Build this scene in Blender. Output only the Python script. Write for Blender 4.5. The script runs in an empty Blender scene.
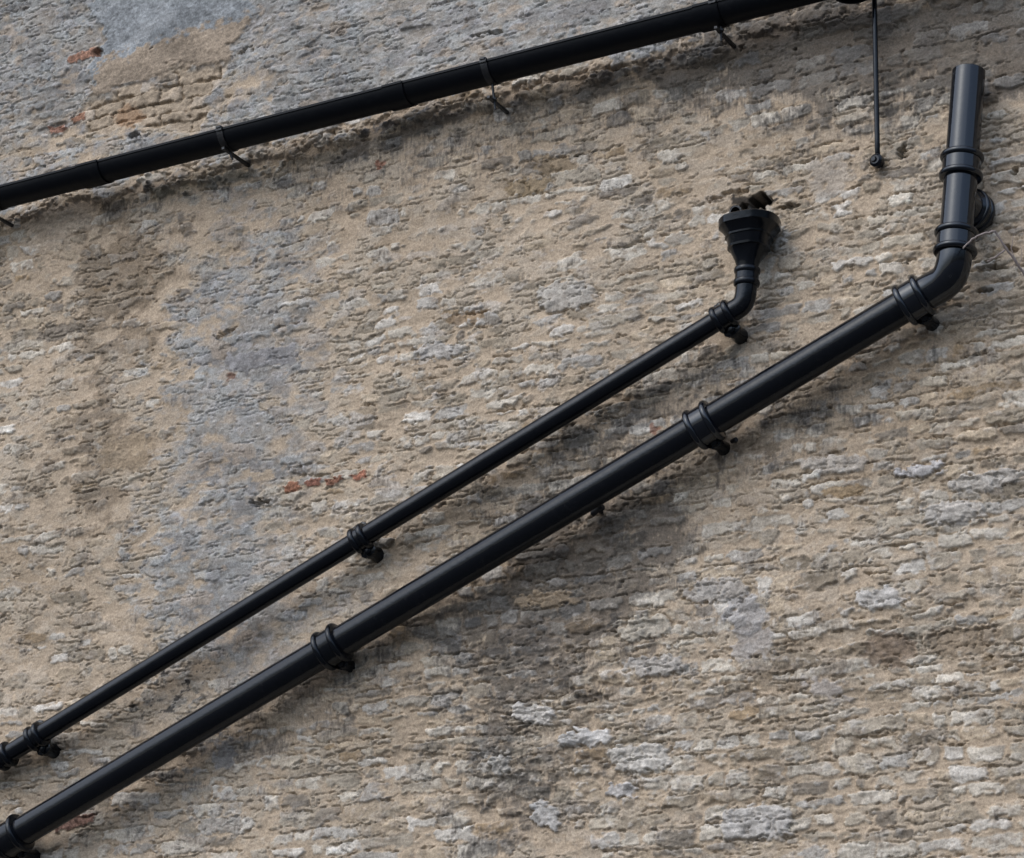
import bpy, math, random
import numpy as np
from mathutils import Vector, Matrix

R = math.radians
SC = bpy.context.scene
COL = SC.collection
random.seed(7)

# ------------------------------------------------------------------ camera
W_PX, H_PX = 1024, 858
ALPHA, BETA, HFOV, DIST = R(28.0), R(18.0), R(22.0), 9.2
TARGET = Vector((0.0, 0.0, 4.45))
fwd = Vector((-math.sin(ALPHA) * math.cos(BETA), math.cos(ALPHA) * math.cos(BETA), math.sin(BETA)))
right = Vector((math.cos(ALPHA), math.sin(ALPHA), 0.0))
upv = right.cross(fwd)
CAMPOS = TARGET - fwd * DIST
FPX = (W_PX / 2) / math.tan(HFOV / 2)

cd = bpy.data.cameras.new('camera')
cam = bpy.data.objects.new('camera', cd)
COL.objects.link(cam)
cd.sensor_fit = 'HORIZONTAL'
cd.angle = HFOV
cd.clip_start, cd.clip_end = 0.05, 2000
cam.matrix_world = Matrix((
    (right.x, upv.x, -fwd.x, CAMPOS.x),
    (right.y, upv.y, -fwd.y, CAMPOS.y),
    (right.z, upv.z, -fwd.z, CAMPOS.z),
    (0, 0, 0, 1)))
SC.camera = cam


def P(u, v, d=0.0):
    """point at distance d in front of the wall face seen at photograph position u, v"""
    ray = fwd * FPX + right * (u - W_PX / 2) + upv * (H_PX / 2 - v)
    t = (-d - CAMPOS.y) / ray.y
    return CAMPOS + ray * t


def uv_of(x, z):
    dx, dy, dz = x - CAMPOS.x, -CAMPOS.y, z - CAMPOS.z
    a = dx * right.x + dy * right.y + dz * right.z
    b = dx * upv.x + dy * upv.y + dz * upv.z
    c = dx * fwd.x + dy * fwd.y + dz * fwd.z
    return W_PX / 2 + FPX * a / c, H_PX / 2 - FPX * b / c


# ------------------------------------------------------------------ tagging
def tag(o, label=None, cat=None, group=None, kind=None):
    if label: o['label'] = label
    if cat: o['category'] = cat
    if group: o['group'] = group
    if kind: o['kind'] = kind
    return o


def empty(name, loc, label, cat, group=None):
    o = bpy.data.objects.new(name, None)
    o.empty_display_size = 0.05
    o.location = loc
    COL.objects.link(o)
    return tag(o, label, cat, group)


# ------------------------------------------------------------------ mesh builder
class MB:
    def __init__(self):
        self.v, self.f = [], []

    def ring_loft(self, rings, cap0=True, cap1=True, closed=True):
        base = len(self.v)
        n = len(rings[0])
        for r in rings:
            self.v += [tuple(p) for p in r]
        for i in range(len(rings) - 1):
            a, b = base + i * n, base + (i + 1) * n
            for k in range(n if closed else n - 1):
                k2 = (k + 1) % n
                self.f.append((a + k, a + k2, b + k2, b + k))
        if cap0: self.f.append(tuple(base + k for k in reversed(range(n))))
        if cap1: self.f.append(tuple(base + (len(rings) - 1) * n + k for k in range(n)))
        return self

    def sweep(self, pts, radii, seg=40, cap0=True, cap1=True):
        pts = [Vector(p) for p in pts]
        if not hasattr(radii, '__len__'): radii = [radii] * len(pts)
        tang = []
        for i in range(len(pts)):
            a = pts[max(i - 1, 0)]; b = pts[min(i + 1, len(pts) - 1)]
            t = (b - a)
            if t.length < 1e-9: t = tang[-1] if tang else Vector((0, 0, 1))
            tang.append(t.normalized())
        ref = Vector((0, 1, 0)) if abs(tang[0].y) < 0.9 else Vector((1, 0, 0))
        nrm = (ref - tang[0] * ref.dot(tang[0])).normalized()
        rings = []
        for i, p in enumerate(pts):
            nrm = (nrm - tang[i] * nrm.dot(tang[i])).normalized()
            bi = tang[i].cross(nrm)
            rings.append([p + (nrm * math.cos(2 * math.pi * k / seg) + bi * math.sin(2 * math.pi * k / seg)) * radii[i]
                          for k in range(seg)])
        return self.ring_loft(rings, cap0, cap1)

    def lathe(self, origin, axis, prof, seg=48, cap0=True, cap1=True):
        """prof: list of (distance along the axis, radius)"""
        axis = Vector(axis).normalized()
        ref = Vector((0, 1, 0)) if abs(axis.y) < 0.9 else Vector((1, 0, 0))
        n = (ref - axis * ref.dot(axis)).normalized()
        b = axis.cross(n)
        o = Vector(origin)
        rings = [[o + axis * s + (n * math.cos(2 * math.pi * k / seg) + b * math.sin(2 * math.pi * k / seg)) * r
                  for k in range(seg)] for s, r in prof]
        return self.ring_loft(rings, cap0, cap1)

    def slab(self, center, ax, ay, az, hx, hy, hz, bev=0.15):
        """block with chamfered edges: half sizes along three axes"""
        c = Vector(center)
        ax, ay, az = Vector(ax).normalized(), Vector(ay).normalized(), Vector(az).normalized()
        b = min(hx, hy) * bev * 2
        outl = [(hx - b, hy), (-hx + b, hy), (-hx, hy - b), (-hx, -hy + b), (-hx + b, -hy), (hx - b, -hy), (hx, -hy + b), (hx, hy - b)]
        bz = min(b, hz * 0.5)
        rings = []
        for z, s in ((-hz, 1 - b / max(hx, hy)), (-hz + bz, 1), (hz - bz, 1), (hz, 1 - b / max(hx, hy))):
            rings.append([c + ax * (x * s) + ay * (y * s) + az * z for x, y in outl])
        return self.ring_loft(rings)

    def build(self, name, mat, parent=None, smooth=True, angle=35):
        me = bpy.data.meshes.new(name)
        me.from_pydata(self.v, [], self.f)
        me.validate()
        import bmesh
        bm = bmesh.new(); bm.from_mesh(me)
        bmesh.ops.recalc_face_normals(bm, faces=bm.faces)
        if smooth:
            lim = math.cos(R(angle))
            for f in bm.faces: f.smooth = True
            for e in bm.edges:
                if len(e.link_faces) == 2 and e.link_faces[0].normal.dot(e.link_faces[1].normal) < lim:
                    e.smooth = False
        bm.to_mesh(me); bm.free()
        me.materials.append(mat)
        o = bpy.data.objects.new(name, me)
        COL.objects.link(o)
        if parent is not None:
            o.parent = parent
            o.matrix_parent_inverse = Matrix.Translation(-parent.location)
        return o


# ------------------------------------------------------------------ materials
def new_mat(name):
    m = bpy.data.materials.new(name)
    m.use_nodes = True
    nt = m.node_tree
    return m, nt, nt.nodes['Principled BSDF']


def node(nt, kind, **kw):
    n = nt.nodes.new(kind)
    for k, v in kw.items():
        if k in n.inputs.keys(): n.inputs[k].default_value = v
        else: setattr(n, k, v)
    return n


def paint_mat(name, base, dust, rough, bump, dust_amt, spec=0.5):
    m, nt, bs = new_mat(name)
    L = nt.links.new
    geo = node(nt, 'ShaderNodeNewGeometry')
    n1 = node(nt, 'ShaderNodeTexNoise', Scale=55.0, Detail=6.0, Roughness=0.65)
    n2 = node(nt, 'ShaderNodeTexNoise', Scale=9.0, Detail=5.0, Roughness=0.6)
    n3 = node(nt, 'ShaderNodeTexNoise', Scale=260.0, Detail=3.0, Roughness=0.6)
    for n in (n1, n2, n3): L(geo.outputs['Position'], n.inputs['Vector'])
    r1 = node(nt, 'ShaderNodeValToRGB')
    r1.color_ramp.elements[0].position = 0.50; r1.color_ramp.elements[1].position = 0.78
    L(n1.outputs['Fac'], r1.inputs['Fac'])
    r2 = node(nt, 'ShaderNodeValToRGB')
    r2.color_ramp.elements[0].position = 0.42; r2.color_ramp.elements[1].position = 0.68
    L(n2.outputs['Fac'], r2.inputs['Fac'])
    mul = node(nt, 'ShaderNodeMath', operation='MULTIPLY')
    L(r1.outputs['Color'], mul.inputs[0]); L(r2.outputs['Color'], mul.inputs[1])
    am = node(nt, 'ShaderNodeMath', operation='MULTIPLY'); am.inputs[1].default_value = dust_amt
    L(mul.outputs[0], am.inputs[0])
    mix = node(nt, 'ShaderNodeMix', data_type='RGBA')
    mix.inputs['A'].default_value = (*base, 1); mix.inputs['B'].default_value = (*dust, 1)
    L(am.outputs[0], mix.inputs['Factor'])
    L(mix.outputs['Result'], bs.inputs['Base Color'])
    mr = node(nt, 'ShaderNodeMapRange'); mr.inputs['To Min'].default_value = rough; mr.inputs['To Max'].default_value = min(rough + 0.45, 0.95)
    L(mul.outputs[0], mr.inputs['Value'])
    L(mr.outputs['Result'], bs.inputs['Roughness'])
    bs.inputs['Specular IOR Level'].default_value = spec
    bs.inputs['Specular Tint'].default_value = (0.80, 0.90, 1.0, 1)
    add = node(nt, 'ShaderNodeMath', operation='MULTIPLY_ADD'); add.inputs[1].default_value = 0.25
    L(n3.outputs['Fac'], add.inputs[0]); L(n1.outputs['Fac'], add.inputs[2])
    add2 = node(nt, 'ShaderNodeMath', operation='MULTIPLY_ADD'); add2.inputs[1].default_value = 3.0
    L(n2.outputs['Fac'], add2.inputs[0]); L(add.outputs[0], add2.inputs[2])
    bp = node(nt, 'ShaderNodeBump'); bp.inputs['Strength'].default_value = bump; bp.inputs['Distance'].default_value = 0.004
    L(add2.outputs[0], bp.inputs['Height'])
    L(bp.outputs['Normal'], bs.inputs['Normal'])
    return m


M_GLOSS = paint_mat('gloss_black_paint', (0.0032, 0.0042, 0.0070), (0.03, 0.03, 0.034), 0.06, 0.07, 0.22, 0.46)
M_DULL = paint_mat('dull_black_paint', (0.0030, 0.0038, 0.0058), (0.03, 0.03, 0.032), 0.07, 0.16, 0.22, 0.25)
M_GUTTER = paint_mat('matt_black_paint', (0.0030, 0.0037, 0.0055), (0.02, 0.02, 0.022), 0.40, 0.10, 0.22, 0.12)
M_IRON = paint_mat('black_iron', (0.010, 0.010, 0.011), (0.06, 0.045, 0.035), 0.45, 0.5, 0.6, 0.4)


def twig_mat():
    m, nt, bs = new_mat('dry_bark')
    L = nt.links.new
    g = node(nt, 'ShaderNodeNewGeometry')
    n = node(nt, 'ShaderNodeTexNoise', Scale=180.0, Detail=4.0)
    L(g.outputs['Position'], n.inputs['Vector'])
    r = node(nt, 'ShaderNodeValToRGB')
    r.color_ramp.elements[0].color = (0.10, 0.085, 0.08, 1); r.color_ramp.elements[1].color = (0.30, 0.26, 0.25, 1)
    L(n.outputs['Fac'], r.inputs['Fac']); L(r.outputs['Color'], bs.inputs['Base Color'])
    bs.inputs['Roughness'].default_value = 0.85
    return m


M_TWIG = twig_mat()


def masonry_mat(name, grain=1.0, bump=0.5):
    """colour laid down stone by stone on the mesh, with sand grain and pitting from noise nodes"""
    m, nt, bs = new_mat(name)
    L = nt.links.new
    at = node(nt, 'ShaderNodeAttribute'); at.attribute_name = 'stone_colour'
    g = node(nt, 'ShaderNodeNewGeometry')
    n1 = node(nt, 'ShaderNodeTexNoise', Scale=150.0, Detail=5.0, Roughness=0.8)
    n2 = node(nt, 'ShaderNodeTexNoise', Scale=70.0, Detail=6.0, Roughness=0.72)
    n3 = node(nt, 'ShaderNodeTexVoronoi', Scale=150.0)
    for n in (n1, n2, n3): L(g.outputs['Position'], n.inputs['Vector'])
    a = node(nt, 'ShaderNodeMapRange'); a.inputs['From Min'].default_value = 0.36; a.inputs['From Max'].default_value = 0.64
    a.inputs['To Min'].default_value = 1 - 0.55 * grain; a.inputs['To Max'].default_value = 1 + 0.55 * grain
    L(n1.outputs['Fac'], a.inputs['Value'])
    b = node(nt, 'ShaderNodeMapRange'); b.inputs['From Min'].default_value = 0.32; b.inputs['From Max'].default_value = 0.68
    b.inputs['To Min'].default_value = 1 - 0.38 * grain; b.inputs['To Max'].default_value = 1 + 0.38 * grain
    L(n2.outputs['Fac'], b.inputs['Value'])
    mu = node(nt, 'ShaderNodeMath', operation='MULTIPLY'); L(a.outputs['Result'], mu.inputs[0]); L(b.outputs['Result'], mu.inputs[1])
    vm = node(nt, 'ShaderNodeVectorMath', operation='SCALE'); L(at.outputs['Color'], vm.inputs[0]); L(mu.outputs[0], vm.inputs['Scale'])
    L(vm.outputs['Vector'], bs.inputs['Base Color'])
    bs.inputs['Roughness'].default_value = 0.93
    bs.inputs['Specular IOR Level'].default_value = 0.2
    s = node(nt, 'ShaderNodeMath', operation='MULTIPLY_ADD'); s.inputs[1].default_value = 1.8
    L(n2.outputs['Fac'], s.inputs[0]); L(n1.outputs['Fac'], s.inputs[2])
    s2 = node(nt, 'ShaderNodeMath', operation='MULTIPLY_ADD'); s2.inputs[1].default_value = 0.35
    L(n3.outputs['Distance'], s2.inputs[0]); L(s.outputs[0], s2.inputs[2])
    bp = node(nt, 'ShaderNodeBump'); bp.inputs['Strength'].default_value = bump; bp.inputs['Distance'].default_value = 0.006
    L(s2.outputs[0], bp.inputs['Height']); L(bp.outputs['Normal'], bs.inputs['Normal'])
    return m


M_WALL = masonry_mat('rubble_stone', 0.50, 0.26)
M_RENDER = masonry_mat('sand_cement_render', 0.55, 0.15)
M_BRICK = masonry_mat('red_brick', 0.9, 0.35)

# ------------------------------------------------------------------ the wall: height and colour
rng = np.random.default_rng(11)
TN = 2048


class Noise:
    """periodic fractal noise tile, looked up bilinearly; stretch > 1 draws it out along the courses"""
    def __init__(self, period, wavelength, beta, stretch=1.0, shortest=0.0):
        n = TN
        self.L = period
        kx = np.fft.fftfreq(n, period / n)[:, None] * stretch
        kz = np.fft.rfftfreq(n, period / n)[None, :]
        k = np.sqrt(kx * kx + kz * kz)
        k0 = 1.0 / wavelength
        amp = 1.0 / (1.0 + (k / k0) ** 2) ** (beta / 2)
        amp *= 1 - np.exp(-(k / (0.35 * k0)) ** 2)
        if shortest: amp *= np.exp(-(k * shortest) ** 2)
        w = rng.standard_normal((n, n)).astype(np.float32)
        f = np.fft.irfft2(np.fft.rfft2(w) * amp, s=(n, n))
        self.t = ((f - f.mean()) / f.std()).astype(np.float32)

    def __call__(self, x, z):
        n = TN
        fx = (x * (n / self.L)) % n; fz = (z * (n / self.L)) % n
        i = fx.astype(np.int32); j = fz.astype(np.int32)
        fx = (fx - i).astype(np.float32); fz = (fz - j).astype(np.float32)
        i %= n; j %= n
        i1 = (i + 1) % n; j1 = (j + 1) % n
        t = self.t
        return (t[i, j] * (1 - fx) + t[i1, j] * fx) * (1 - fz) + (t[i, j1] * (1 - fx) + t[i1, j1] * fx) * fz


def sstep(a, b, x):
    t = np.clip((x - a) / (b - a), 0, 1)
    return t * t * (3 - 2 * t)


def mixv(a, b, t):
    return a + (b - a) * t


def axis_coords(lo, hi, step, far_lo, far_hi):
    mid = np.arange(lo, hi + step / 2, step)
    out, s, p = [], step, hi
    while p < far_hi:
        s = min(s * 1.16, 0.12); p += s; out.append(min(p, far_hi))
    low, s, p = [], step, lo
    while p > far_lo:
        s = min(s * 1.16, 0.12); p -= s; low.append(max(p, far_lo))
    return np.concatenate([np.array(low[::-1]), mid, np.array(out)]).astype(np.float64)


corners = [P(u, v) for u in (-8, 1032) for v in (-8, 866)]
x_lo, x_hi = min(c.x for c in corners), max(c.x for c in corners)
z_lo, z_hi = min(c.z for c in corners), max(c.z for c in corners)
STEP_X, STEP_Z = 0.0047, 0.0034
XS = axis_coords(x_lo - 0.05, x_hi + 0.05, STEP_X, -8.0, 8.0)
ZS = axis_coords(z_lo - 0.05, z_hi + 0.05, STEP_Z, -0.3, 8.2)
NX, NZ = len(XS), len(ZS)
print('wall grid', NX, NZ, x_lo, x_hi, z_lo, z_hi)
X, Z = np.meshgrid(XS.astype(np.float32), ZS.astype(np.float32), indexing='ij')

nLow = Noise(12.0, 0.9, 3.2)
nMid = Noise(6.2, 0.16, 3.0, stretch=1.5)
nMidB = Noise(6.7, 0.11, 2.7, stretch=1.5)
nEdge = Noise(5.9, 0.045, 2.3, stretch=1.4)
nFine = Noise(5.1, 0.025, 1.9, stretch=1.3)
nStr = Noise(6.4, 0.05, 2.3, stretch=3.0)
nFlake = Noise(6.9, 0.10, 2.2, stretch=1.8)
nFlakeB = Noise(6.1, 0.07, 2.1, stretch=1.5)
nCrack = Noise(7.3, 0.16, 2.6, stretch=2.6)
nSpeck = Noise(5.3, 0.012, 1.5)
nStreak = Noise(6.0, 0.05, 2.4, stretch=0.18)

low = nLow(X, Z); mid = nMid(X, Z); midb = nMidB(X, Z)
edge = nEdge(X, Z); fine = nFine(X, Z); strata = nStr(X, Z)
flake = nFlake(X, Z); flakeb = nFlakeB(X, Z); crk = nCrack(X, Z)
speck = nSpeck(X, Z); streak = nStreak(X, Z)
low2 = nLow(X + 5.3, Z + 3.1); low3 = nLow(X + 2.2, Z + 7.7); mid2 = nMid(X + 3.3, Z + 1.7); edge2 = nEdge(X + 2.0, Z + 2.9)

U, V = uv_of(X, Z)
U = U.astype(np.float32); V = V.astype(np.float32)
Uw = U + 16 * mid + 7 * edge
Vw = V + 12 * mid2 + 6 * edge2


def blob(cx, cy, rx, ry, rot=0.0, soft=1.0, u=None, v=None):
    u = Uw if u is None else u; v = Vw if v is None else v
    c, s = math.cos(R(rot)), math.sin(R(rot))
    dx, dy = u - cx, v - cy
    a = (dx * c + dy * s) / rx; b = (-dx * s + dy * c) / ry
    return np.exp(-(a * a + b * b) * soft)


def poly_sd(pts, u, v):
    """signed distance (px) inside a polygon, positive inside"""
    d = np.full(u.shape, 1e9, np.float32); inside = np.zeros(u.shape, bool)
    n = len(pts)
    for i in range(n):
        (x0, y0), (x1, y1) = pts[i], pts[(i + 1) % n]
        ex, ey = x1 - x0, y1 - y0
        t = np.clip(((u - x0) * ex + (v - y0) * ey) / (ex * ex + ey * ey), 0, 1)
        d = np.minimum(d, np.hypot(u - x0 - t * ex, v - y0 - t * ey))
        cond = (y0 > v) != (y1 > v)
        if ey != 0:
            inside ^= cond & (u < x0 + ex * (v - y0) / ey)
    return np.where(inside, d, -d)


def courses(zc, xc, hmin, hmax, lmin, lmax, seed, split=0.0):
    """which stone each point belongs to, and the distance to its joints"""
    r = np.random.default_rng(seed)
    hs, z = [-0.4], -0.4
    while z < 8.6:
        z += r.uniform(hmin, hmax); hs.append(z)
    hs = np.array(hs)
    ci = np.clip(np.searchsorted(hs, zc) - 1, 0, len(hs) - 2)
    keys = []
    for c in range(len(hs) - 1):
        e = -9.0 + r.uniform(0, lmax)
        ks = [c * 100.0]
        while e < 9:
            ks.append(c * 100.0 + 50 + e)
            e += lmin + (lmax - lmin) * r.beta(1.3, 2.4)
        keys += ks
    keys = np.array(keys)
    q = ci * 100.0 + 50 + xc
    si = np.clip(np.searchsorted(keys, q) - 1, 0, len(keys) - 2)
    dl, dr = q - keys[si], keys[si + 1] - q
    db, dt = zc - hs[ci], hs[ci + 1] - zc
    ns = len(keys)
    return si, ns, dl.astype(np.float32), dr.astype(np.float32), db.astype(np.float32), dt.astype(np.float32)


def joint_dist(dl, dr, db, dt, rad):
    dx, dz = np.minimum(dl, dr), np.minimum(db, dt)
    d = np.minimum(dx, dz)
    cor = (dx < rad) & (dz < rad)
    return np.where(cor, rad - np.hypot(rad - dx, rad - dz), d)


# --- warped coursed rubble
zc = Z + 0.007 * low + 0.0050 * mid + 0.0024 * edge
xc = X + 0.03 * low2 + 0.010 * mid2 + 0.0045 * edge2
si, ns, dl, dr, db, dt = courses(zc, xc, 0.032, 0.066, 0.055, 0.21, 3)
sd = joint_dist(dl, dr, db, dt, 0.016)
r_in = rng.uniform(0.0, 0.012, ns).astype(np.float32)
r_h = rng.normal(0.0, 1.0, ns).astype(np.float32)
r_exp = rng.uniform(0, 1, ns).astype(np.float32)
r_gx = rng.normal(0, 1, ns).astype(np.float32); r_gz = rng.normal(0, 1, ns).astype(np.float32)
r_ton = rng.uniform(0, 1, ns).astype(np.float32); r_val = rng.normal(0, 1, ns).astype(np.float32)
r_crk = rng.uniform(0, 1, ns).astype(np.float32)

# where the mortar and limewash still cover the stones (0 bare stones, 1 all covered)
cover = 0.33 + 0.10 * low3 + 0.08 * mid2
cover += 0.22 * blob(90, 420, 230, 300) + 0.18 * blob(240, 400, 150, 300) + 0.15 * blob(560, 250, 240, 130)
cover -= 0.30 * blob(820, 700, 300, 230) + 0.22 * blob(570, 740, 150, 130) + 0.15 * blob(930, 420, 140, 220)
cover -= 0.18 * blob(440, 400, 150, 110) + 0.12 * blob(800, 300, 130, 90)
above = sstep(-8, 8, (212 - 0.253 * U) - V + 10 * mid + 4 * edge)     # the wall above the line of the gutter
cover += 0.10 * above * (1 - blob(160, 110, 120, 60, -14))

dn = sd - r_in[si] + 0.0026 * edge + 0.0016 * fine + 0.0024 * midb
stone = sstep(0.0, 0.006, dn) * sstep(-0.10, 0.10, r_exp[si] - cover + 0.10 * midb + 0.07 * edge)

h_mort = 0.0034 * mid + 0.0014 * midb + 0.0004 * edge + 0.00035 * fine
ctr_x = (dl - dr) * 0.5; ctr_z = (db - dt) * 0.5
h_stone = 0.0020 + 0.0026 * r_h[si] + 0.020 * r_gx[si] * np.clip(ctr_x, -.1, .1) + 0.06 * r_gz[si] * ctr_z \
    + 0.0010 * strata + 0.0006 * edge2 + 0.00045 * fine + 0.0016 * mid2
h_stone += np.clip(sd, 0, 0.03) * 0.05
H = mixv(h_mort * (1.3 - 0.6 * np.clip(cover, 0, 1)), h_stone, stone)
H += 0.012 * low

# flaking skins of lime and weathered stone, each with a broken edge
fl1 = sstep(0.25, 0.42, flake + 0.35 * edge)
fl2 = sstep(0.55, 0.70, flakeb + 0.35 * edge2 - 0.15 * flake)
fl3 = sstep(0.35, 0.48, strata * 0.8 + 0.5 * midb)
bare = np.clip(1.35 - cover, 0.25, 1.0)
relief = 0.45 + 0.75 * sstep(0.35, 1.0, bare)
H += (0.0011 * fl1 + 0.0014 * fl2 + 0.0007 * fl3) * relief
# open joints: thin cracks that run along the stones, most of all over their tops
gate = sstep(0.15, 0.75, mid + 0.8 * flakeb - 0.1)
top_gate = sstep(0.35, 0.60, r_crk[si] + 0.25 * midb)
dnc = dt - 0.5 * r_in[si] + 0.004 * edge + 0.003 * fine
shown = sstep(-0.25, 0.10, r_exp[si] - cover + 0.10 * midb)
joint = np.exp(-(dn / 0.0030) ** 2) * gate * 0.7 + np.exp(-((dnc - 0.003) / 0.0030) ** 2) * top_gate * sstep(-0.3, 0.5, edge2 + 0.6 * mid2) * (0.15 + 0.85 * shown)
line = np.exp(-((crk + 0.18 * edge + 0.06 * fine) / 0.065) ** 2) * sstep(0.35, 0.9, midb + 0.3 * flake)
H -= (0.022 * np.clip(joint, 0, 1) + 0.013 * line * (0.35 + 0.65 * shown)) * (0.35 + 0.65 * bare)
pits = sstep(1.55, 2.1, edge + 0.5 * speck) * sstep(0.2, 1.0, mid)
H -= 0.005 * pits

# rugged patch of blown stone and the rough face at the lower right
rough = blob(560, 735, 120, 110) + 0.35 * blob(780, 700, 260, 200)
rough = np.clip(rough, 0, 1)
H += rough * (0.003 * flakeb + 0.005 * sstep(0.0, 0.2, edge2 + 0.5 * midb) - 0.003 + 0.001 * strata)

H = 0.68 * (H - 0.012 * low) + 0.012 * low

# --- colours (linear albedo)
def C(*c): return np.array(c, np.float32)


def lay(col, c, t):
    return col + (c - col) * t[..., None]


MORT = C(0.368, 0.302, 0.226)
col = np.empty(X.shape + (3,), np.float32)
col[:] = MORT
col = lay(col, C(0.330, 0.292, 0.235), 0.7 * sstep(-0.3, 1.2, mid + 0.4 * edge2))
col = lay(col, C(0.270, 0.215, 0.152), 0.55 * sstep(0.4, 1.6, low2 + 0.6 * midb))
col = lay(col, C(0.385, 0.335, 0.270), 0.5 * fl1 * sstep(-0.5, 0.8, low3))
pal = np.array([[0.430, 0.405, 0.350], [0.330, 0.300, 0.245], [0.370, 0.310, 0.230], [0.215, 0.188, 0.145],
                [0.150, 0.136, 0.115], [0.310, 0.305, 0.285], [0.275, 0.205, 0.125], [0.490, 0.475, 0.435]], np.float32)
prob = np.array([0.29, 0.18, 0.14, 0.11, 0.045, 0.10, 0.035, 0.10])
pick = np.searchsorted(np.cumsum(prob) / prob.sum(), r_ton).clip(0, 7)
scol = pal[pick] * np.clip(1 + 0.10 * r_val, 0.7, 1.3)[:, None]
scol_f = scol[si]
scol_f = scol_f * (1 + 0.13 * mid2 + 0.09 * edge2 + 0.07 * strata)[..., None]
scol_f = lay(scol_f, C(0.20, 0.165, 0.13), 0.5 * sstep(0.6, 1.5, flakeb - 0.4 * edge))
col = lay(col, scol_f, 0.80 * stone)
# chalky lime left on proud edges of the rugged stones
col = lay(col, C(0.50, 0.485, 0.455), np.clip(0.65 * stone * fl2 * sstep(-0.2, 0.6, edge2) * (0.20 + 0.6 * rough + 0.3 * blob(850, 640, 260, 240)), 0, 0.85))
col = lay(col, C(0.47, 0.46, 0.44), 0.35 * fl3 * sstep(0.3, 1.1, midb) * (0.4 + blob(440, 400, 200, 150)))

# blue grey cement wash: all of the wall over the gutter, and the long run below it
wash = 0.95 * above * (1 - 0.80 * blob(165, 105, 95, 40, -14) - 0.45 * blob(30, 160, 70, 50)) * (1 - 0.6 * sstep(640, 760, U))
wash = np.maximum(wash, 0.95 * blob(240, 370, 80, 190, 6, 1.0))
wash = np.maximum(wash, 0.90 * blob(225, 570, 90, 130, 0, 1.0))
wash = np.maximum(wash, 0.50 * blob(290, 640, 120, 60, -30))
wash = np.maximum(wash, 0.55 * blob(225, 240, 60, 90))
wash = np.maximum(wash, 0.45 * blob(170, 790, 150, 60))
wash = np.maximum(wash, 0.35 * blob(520, 690, 90, 160))
wash = 0.80 * sstep(0.28, 0.78, wash + 0.10 * flake + 0.07 * midb + 0.05 * edge + 0.07 * r_val[si]) * (0.75 + 0.25 * sstep(-1, 1, mid2))
wcol = (C(0.216, 0.236, 0.246) * (1 + 0.16 * mid[..., None] + 0.14 * edge[..., None] + 0.10 * fine[..., None])).clip(0.05, 0.6)
wcol = lay(wcol, C(0.36, 0.375, 0.40), 0.6 * sstep(0.5, 1.4, flakeb + 0.5 * edge2))
wcol = lay(wcol, C(0.12, 0.120, 0.126), 0.55 * sstep(0.7, 1.6, mid2 + 0.6 * edge))
wcol = lay(wcol, C(0.33, 0.27, 0.21), 0.55 * sstep(0.9, 1.5, flake + 0.4 * midb))
col = lay(col, wcol, np.clip(wash, 0, 0.92))

# brown weathering, dark damp patches and soot streaks
brown = 0.75 * blob(108, 340, 25, 125, 6) + 0.55 * blob(150, 270, 60, 40) + 0.6 * blob(90, 480, 50, 40) + 0.5 * blob(790, 665, 40, 70) \
    + 0.45 * blob(850, 470, 60, 30) + 0.4 * blob(560, 690, 60, 90)
brown = sstep(0.12, 0.65, brown + 0.12 * midb + 0.08 * edge + 0.08 * streak) * 0.55
col = lay(col, C(0.165, 0.130, 0.092), np.clip(1.2 * brown, 0, 0.75))
damp = 0.40 * blob(600, 600, 65, 50, -25) + 0.45 * blob(500, 690, 34, 80) + 0.85 * blob(560, 585, 85, 75, -25) + 0.70 * blob(515, 690, 50, 90) + 0.42 * blob(500, 810, 50, 60) + 0.55 * blob(650, 525, 45, 40, -30)
for (cx, cy, rx, ry) in [(351, 692, 5, 32), (719, 474, 5, 22), (936, 345, 6, 22), (372, 572, 4, 20), (735, 347, 4, 20), (45, 768, 5, 20), (745, 300, 7, 26)]:
    damp += 0.45 * blob(cx, cy, rx, ry, 0, 1.0, U + 3 * edge, V)
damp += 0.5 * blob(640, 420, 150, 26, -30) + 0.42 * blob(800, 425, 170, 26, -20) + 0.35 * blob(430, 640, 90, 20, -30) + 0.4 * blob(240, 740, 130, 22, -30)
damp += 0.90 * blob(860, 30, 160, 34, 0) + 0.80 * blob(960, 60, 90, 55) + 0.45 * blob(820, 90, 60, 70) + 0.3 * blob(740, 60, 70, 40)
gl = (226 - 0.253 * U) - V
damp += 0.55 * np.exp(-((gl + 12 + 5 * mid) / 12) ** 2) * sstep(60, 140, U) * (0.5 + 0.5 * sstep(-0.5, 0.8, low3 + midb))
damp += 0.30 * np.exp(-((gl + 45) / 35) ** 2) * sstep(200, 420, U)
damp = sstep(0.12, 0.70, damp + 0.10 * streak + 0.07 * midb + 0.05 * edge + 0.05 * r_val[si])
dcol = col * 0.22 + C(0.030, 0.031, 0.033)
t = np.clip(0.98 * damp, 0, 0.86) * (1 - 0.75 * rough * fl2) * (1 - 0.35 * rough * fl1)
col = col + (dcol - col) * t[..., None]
# green grey algae on the band under the gutter, black lichen specks
col = lay(col, C(0.15, 0.145, 0.10), 0.35 * np.exp(-((gl + 6) / 12) ** 2) * sstep(-0.4, 0.8, mid2) * sstep(420, 150, U))
spk = sstep(1.5, 1.9, speck + 0.5 * edge) * sstep(0.2, 1.2, mid + 0.5 * blob(170, 690, 60, 50))
col = lay(col, C(0.05, 0.048, 0.045), 0.7 * spk)
spk2 = sstep(0.9, 1.3, edge + 0.5 * fine) * blob(175, 690, 42, 32)
col = lay(col, C(0.035, 0.034, 0.033), 0.85 * np.clip(spk2 * 1.4, 0, 1))

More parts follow.
